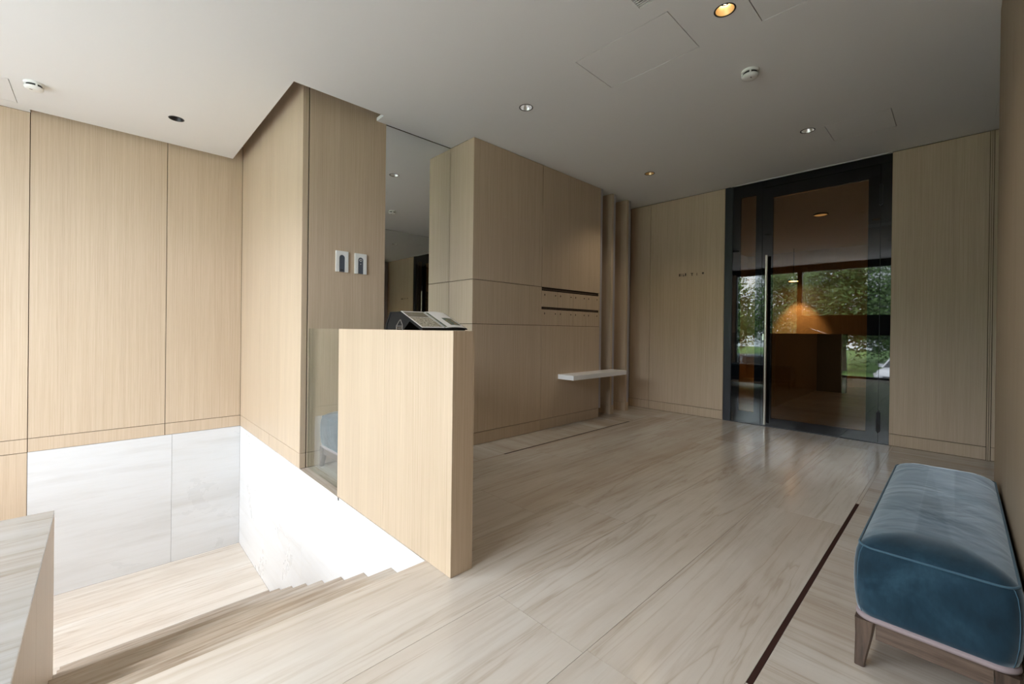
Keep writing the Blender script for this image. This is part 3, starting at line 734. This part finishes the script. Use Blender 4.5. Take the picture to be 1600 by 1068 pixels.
def leafq(name, s0, s1, y0, y1, lift, m, parent, th=.001, curl=0.):
    V = []; n = 7
    for dz in (th, 0):
        for j in range(n):
            yy = y0 + (y1 - y0) * j / (n - 1); cz = curl * sin(pi * j / (n - 1))
            for s in (s0, s1):
                x, z = on_slope(s, lift + dz + cz); V.append((x, yy, z))
    F = []
    for j in range(n - 1):
        F.append((2 * j, 2 * j + 1, 2 * j + 3, 2 * j + 2)); k = 2 * n; F.append((k + 2 * j, k + 2 * j + 2, k + 2 * j + 3, k + 2 * j + 1))
        F.append((2 * j, 2 * j + 2, k + 2 * j + 2, k + 2 * j)); F.append((2 * j + 1, k + 2 * j + 1, k + 2 * j + 3, 2 * j + 3))
    F.append((0, 2 * n, 2 * n + 1, 1)); F.append((2 * n - 2, 2 * n - 1, 4 * n - 1, 4 * n - 2))
    return mesh_obj(name, V, F, m, parent)
leafq('cover', 0, 1.03, 1.126, 1.40, .0004, BLK, mg, .004, .0)
p1 = leafq('page', 0, .99, 1.128, 1.262, .005, PAPER, mg, .001)
leafq('photo', .05, .36, 1.134, 1.256, .0064, PH3, p1, .0004); leafq('photo', .38, .95, 1.134, 1.256, .0064, PH1, p1, .0004)
p2 = leafq('page', 0, .99, 1.268, 1.395, .005, PAPER, mg, .001, .004)
leafq('photo', .06, .95, 1.270, 1.290, .0066, PH2, p2, .0004, .001); leafq('photo', .42, .86, 1.30, 1.385, .0066, PH2, p2, .0004, .004)

# ------------------------------------------------------------------ glazed front behind the camera
FR = mat('dark_bronze_frame', srgb(40, 34, 30), .4, .3)
def window(name, x0, x1, z0, z1, muls, label):
    w = struct(empty(name, ((x0 + x1) / 2, YW, z0)), label, 'window')
    fw = .05; y0, y1 = YW - .10, YW
    box('frame', x0, x1, y0, y1, z1 - fw, z1, FR, w); box('frame', x0, x1, y0, y1, z0, z0 + fw, FR, w)
    xs = [x0] + muls + [x1]
    for x in xs: box('mullion', max(x - fw / 2, x0), min(x + fw / 2, x1), y0, y1, z0 + fw, z1 - fw, FR, w)
    for a, b in zip(xs, xs[1:]):
        mesh_obj('pane', [(a + fw / 2, YW - .05, z0 + fw), (b - fw / 2, YW - .05, z0 + fw), (b - fw / 2, YW - .05, z1 - fw), (a + fw / 2, YW - .05, z1 - fw)], [(0, 1, 2, 3)], WINGLASS, w)
    return w
window('window_1', -4.6, -3.03, 0, 2.80, [], 'tall glazing facing the stairwell')
window('window_2', -2.97, -.35, 1.53, 2.80, [], 'high glazing above the transom of the glazed front')
window('window_3', -2.12, -.35, 0., 1.12, [], 'low glazing under the transom of the glazed front')
wf = struct(box('wall_front', XL - .2, XR + .2, YW - .12, YW + .02, 2.80, TOP, GREYPANEL), 'dark header over the glazed front', 'wall')
box('wall_panel', XL - .2, -4.6, YW - .12, YW, D, 2.80, OAK, wf); box('wall_panel', -4.6, -3.03, YW - .12, YW, D, -.001, OAK, wf)
box('transom', -3.03, XR, YW - .12, YW + .02, 1.12, 1.53, GREYPANEL, wf); box('post', -3.03, -2.97, YW - .12, YW + .02, D, 2.80, FR, wf)
box('spandrel', -2.97, -2.12, YW - .12, YW + .02, D, 1.12, GREYPANEL, wf); box('spandrel', -2.12, XR, YW - .12, YW + .02, D, -.001, GREYPANEL, wf); box('wall_panel', -.35, XR + .2, YW - .12, YW, 0, 1.12, OAK, wf); box('wall_panel', -.35, XR + .2, YW - .12, YW, 1.53, 2.80, OAK, wf)

# ------------------------------------------------------------------ outdoors
ZG = -1.36
ASPH = mat('light_paving', rough=.85); _v = tex_coords(ASPH, (3, 3, 3)); setcol(ASPH, ramp(ASPH, noise(ASPH, _v, 2, 6), [(.3, (.30, .31, .315, 1)), (.7, (.40, .41, .415, 1))]))
GRASS = mat('grass', rough=.9); _v = tex_coords(GRASS, (3, 3, 3)); setcol(GRASS, ramp(GRASS, noise(GRASS, _v, 4, 6), [(.3, (.05, .12, .02, 1)), (.7, (.12, .24, .05, 1))]))
struct(box('ground', -60, 50, -19, YW - .12, ZG - .1, ZG, ASPH), 'pale paved forecourt outside the glazed front', 'ground')
struct(box('lawn', -60, 50, -70, -19, ZG - .1, ZG + .04, GRASS), 'green lawn beyond the forecourt', 'ground')
LEAF = mat('tree_leaf', rough=.6); _v = tex_coords(LEAF, (.6, .6, .6)); setcol(LEAF, ramp(LEAF, noise(LEAF, _v, 2, 3), [(.3, (.035, .085, .02, 1)), (.7, (.13, .23, .06, 1))]))
BARK = mat('bark', srgb(90, 82, 70), .9)
def leaf_cloud(pts, r, n, size, droop=0.):
    V = []; F = []
    for i in range(n):
        p = random.choice(pts); d = Vector((random.gauss(0, 1), random.gauss(0, 1), random.gauss(0, 1))).normalized() * (r * random.random() ** .5)
        c = Vector(p) + d; c.z -= droop * random.random()
        a = Vector((random.gauss(0, 1), random.gauss(0, 1), random.gauss(0, 1))).normalized(); b = a.orthogonal().normalized()
        a *= size * random.uniform(.7, 1.3); b *= size * .5
        k = len(V); V += [c - a, c - b, c + a, c + b]; F.append((k, k + 1, k + 2, k + 3))
    return V, F
def make_tree(seed, hgt):
    random.seed(seed); V = []; F = []; tips = []
    def limb(p, q, r0, r1, n=7):
        p = Vector(p); q = Vector(q); d = (q - p).normalized(); a = d.orthogonal().normalized(); b = d.cross(a); k = len(V)
        for s, rr in ((p, r0), (q, r1)):
            for i in range(n): V.append(s + (a * cos(2 * pi * i / n) + b * sin(2 * pi * i / n)) * rr)
        for i in range(n): F.append((k + i, k + (i + 1) % n, k + n + (i + 1) % n, k + n + i))
    limb((0, 0, 0), (.1, 0, hgt * .5), .2, .13); limb((.1, 0, hgt * .5), (0, .1, hgt * .95), .13, .03)
    for i in range(16):
        z = hgt * (.16 + .74 * i / 16); a = i * 2.4; l = hgt * .30 * (1.15 - .6 * i / 16)
        q = (l * cos(a), l * sin(a), z + l * .45); limb((.08, 0, z), q, .06, .015)
        for t in (.45, .75, 1): tips.append((q[0] * t, q[1] * t, z + l * .45 * t))
    tips.append((0, .1, hgt * .95))
    fV, fF = leaf_cloud(tips, hgt * .14, 16000, .13, hgt * .14)
    e = empty('tree', (0, 0, 0))
    def add(nm, V, F, m):
        me = bpy.data.meshes.new(nm); me.from_pydata([tuple(v) for v in V], [], F); me.materials.append(m)
        o = bpy.data.objects.new(nm, me); C.objects.link(o); o.parent = e; return o
    add('trunk', V, F, BARK); tag(add('foliage', fV, fF, LEAF), kind='stuff'); return e
protos = [make_tree(3, 10.5), make_tree(8, 8.5)]
spots = [(-22.2, -24, 1), (-13.8, -24, 1), (-5.3, -24, 1), (3.3, -24, 1), (-32.5, -39, 0), (-22.3, -38, 0), (-12.3, -39, 0), (-2.2, -38, 0), (8, -39, 0)]
used = [False, False]
tl = ['nearer row, leftmost', 'nearer row, second from left', 'nearer row, third from left', 'nearer row, rightmost', 'rear row, leftmost', 'rear row, second from left', 'rear row, middle', 'rear row, fourth from left', 'rear row, rightmost']
for (x, y, k), t_ in zip(spots, tl):
    if not used[k]: e = protos[k]; used[k] = True
    else:
        e = protos[k].copy(); C.objects.link(e)
        for ch in protos[k].children: c = ch.copy(); C.objects.link(c); c.parent = e
    e.location = (x, y, ZG); e.rotation_euler = (0, 0, x * 1.7)
    tag(e, 'leafy lawn tree mirrored in the door glass, ' + t_, 'tree', 'trees beyond the forecourt')
random.seed(5)
hp_ = [(-22 + 1.1 * i, -31 + .3 * sin(i), 1.2 + .9 * random.random()) for i in range(44)]
V, F = leaf_cloud(hp_, 1.5, 14000, .13)
hg = mesh_obj('hedge', V, F, LEAF, org=(0, -31, ZG)); tag(hg, 'dense dark green hedge at the back of the lawn', 'hedge', kind='stuff')

def car(x, y, rot, col, label):
    e = empty('car', (x, y, ZG)); tag(e, label, 'car')
    paint = mat('car_paint', col, .25, .1); gl = mat('car_glass', (.02, .025, .03, 1), .05); ty = mat('tyre', (.02, .02, .02, 1), .8)
    def add(nm, V, F, m, par=e, sm=False):
        me = bpy.data.meshes.new(nm); me.from_pydata([tuple(v) for v in V], [], F); me.materials.append(m)
        for p in me.polygons: p.use_smooth = sm
        o = bpy.data.objects.new(nm, me); C.objects.link(o); o.parent = par; return o
    # sections along length (local y, front at +): y, half width low, half width belt, z low, z belt
    secs = [(-2.15, .70, .68, .45, .85), (-2.05, .84, .80, .28, .98), (-1.2, .90, .86, .22, 1.02), (0, .91, .87, .20, 1.0), (.95, .90, .86, .22, .98), (1.75, .87, .80, .25, .90), (2.1, .78, .70, .30, .78), (2.22, .62, .56, .42, .66)]
    V = []; F = []
    for yy, wl_, wb_, z0, z1 in secs:
        zm = (z0 + z1) / 2 + .08
        V += [(-wl_ * .93, yy, z0), (-wl_, yy, zm), (-wb_ * .97, yy, z1 - .05), (-wb_ * .86, yy, z1), (wb_ * .86, yy, z1), (wb_ * .97, yy, z1 - .05), (wl_, yy, zm), (wl_ * .93, yy, z0)]
    for k in range(len(secs) - 1):
        for i in range(8): F.append((k * 8 + i, k * 8 + (i + 1) % 8, (k + 1) * 8 + (i + 1) % 8, (k + 1) * 8 + i))
    F.append(tuple(range(8))); F.append(tuple(range(len(V) - 1, len(V) - 9, -1)))
    add('body', V, F, paint, sm=False)
    V = []
    for (yy, w, z) in ((-2.0, .76, .99), (-1.55, .62, 1.56), (.25, .62, 1.60), (1.15, .78, .97)): V += [(-w, yy, z), (w, yy, z)]
    add('cabin_glass', V, [(0, 1, 3, 2), (2, 3, 5, 4), (4, 5, 7, 6), (0, 2, 4, 6), (7, 5, 3, 1), (6, 7, 1, 0)], gl)
    V = []; F = []; add_box(V, F, -.63, .63, -1.58, .28, 1.585, 1.64); add('roof', V, F, paint)
    for sx in (-1, 1):
        for p, q in (((sx * .625, .26, 1.60), (sx * .80, 1.18, .96)), ((sx * .625, -1.56, 1.60), (sx * .78, -2.02, .98)), ((sx * .63, -.55, 1.60), (sx * .84, -.55, .99))):
            P0, P1 = Vector(p), Vector(q); V = []; F = []
            for c in (P0, P1): V += [c + Vector(t) for t in ((-.03, -.04, 0), (.03, -.04, 0), (.03, .04, 0), (-.03, .04, 0))]
            add('roof_pillar', V, BF, paint)
        V = []; F = []; add_box(V, F, sx * .98 - .09, sx * .98 + .09, .72, .84, .95, 1.10); add('wing_mirror', V, F, paint)
        V = []; F = []; add_box(V, F, sx * .62 - .16, sx * .62 + .16, 1.98, 2.13, .62, .74); add('headlight', V, F, WHITEP)
        for yy in (-1.35, 1.38):
            V = []; F = []; n = 20
            for xx, rr in ((sx * .70, .33), (sx * .90, .33), (sx * .915, .24), (sx * .90, .22)):
                for i in range(n): V.append((xx, yy + rr * cos(2 * pi * i / n), .33 + rr * sin(2 * pi * i / n)))
            for k in range(3):
                for i in range(n): F.append((k * n + i, k * n + (i + 1) % n, (k + 1) * n + (i + 1) % n, (k + 1) * n + i))
            w_ = add('wheel', V, F, ty)
            V = [(sx * .905, yy + .22 * cos(2 * pi * i / n), .33 + .22 * sin(2 * pi * i / n)) for i in range(n)]; add('hubcap', V, [tuple(range(n))], ALU, w_)
    V = []; F = []; add_box(V, F, -.42, .42, 2.08, 2.225, .44, .62); add('grille', V, F, BLACKM)
    e.rotation_euler = (0, 0, rot); return e
car(-1.35, -15.2, radians(14), (.75, .78, .82, 1), 'white car parked on the forecourt, mirrored in the door glass')
car(-6.2, -6.2, radians(80), (.10, .13, .17, 1), 'slate blue car parked close outside the stairwell glazing')
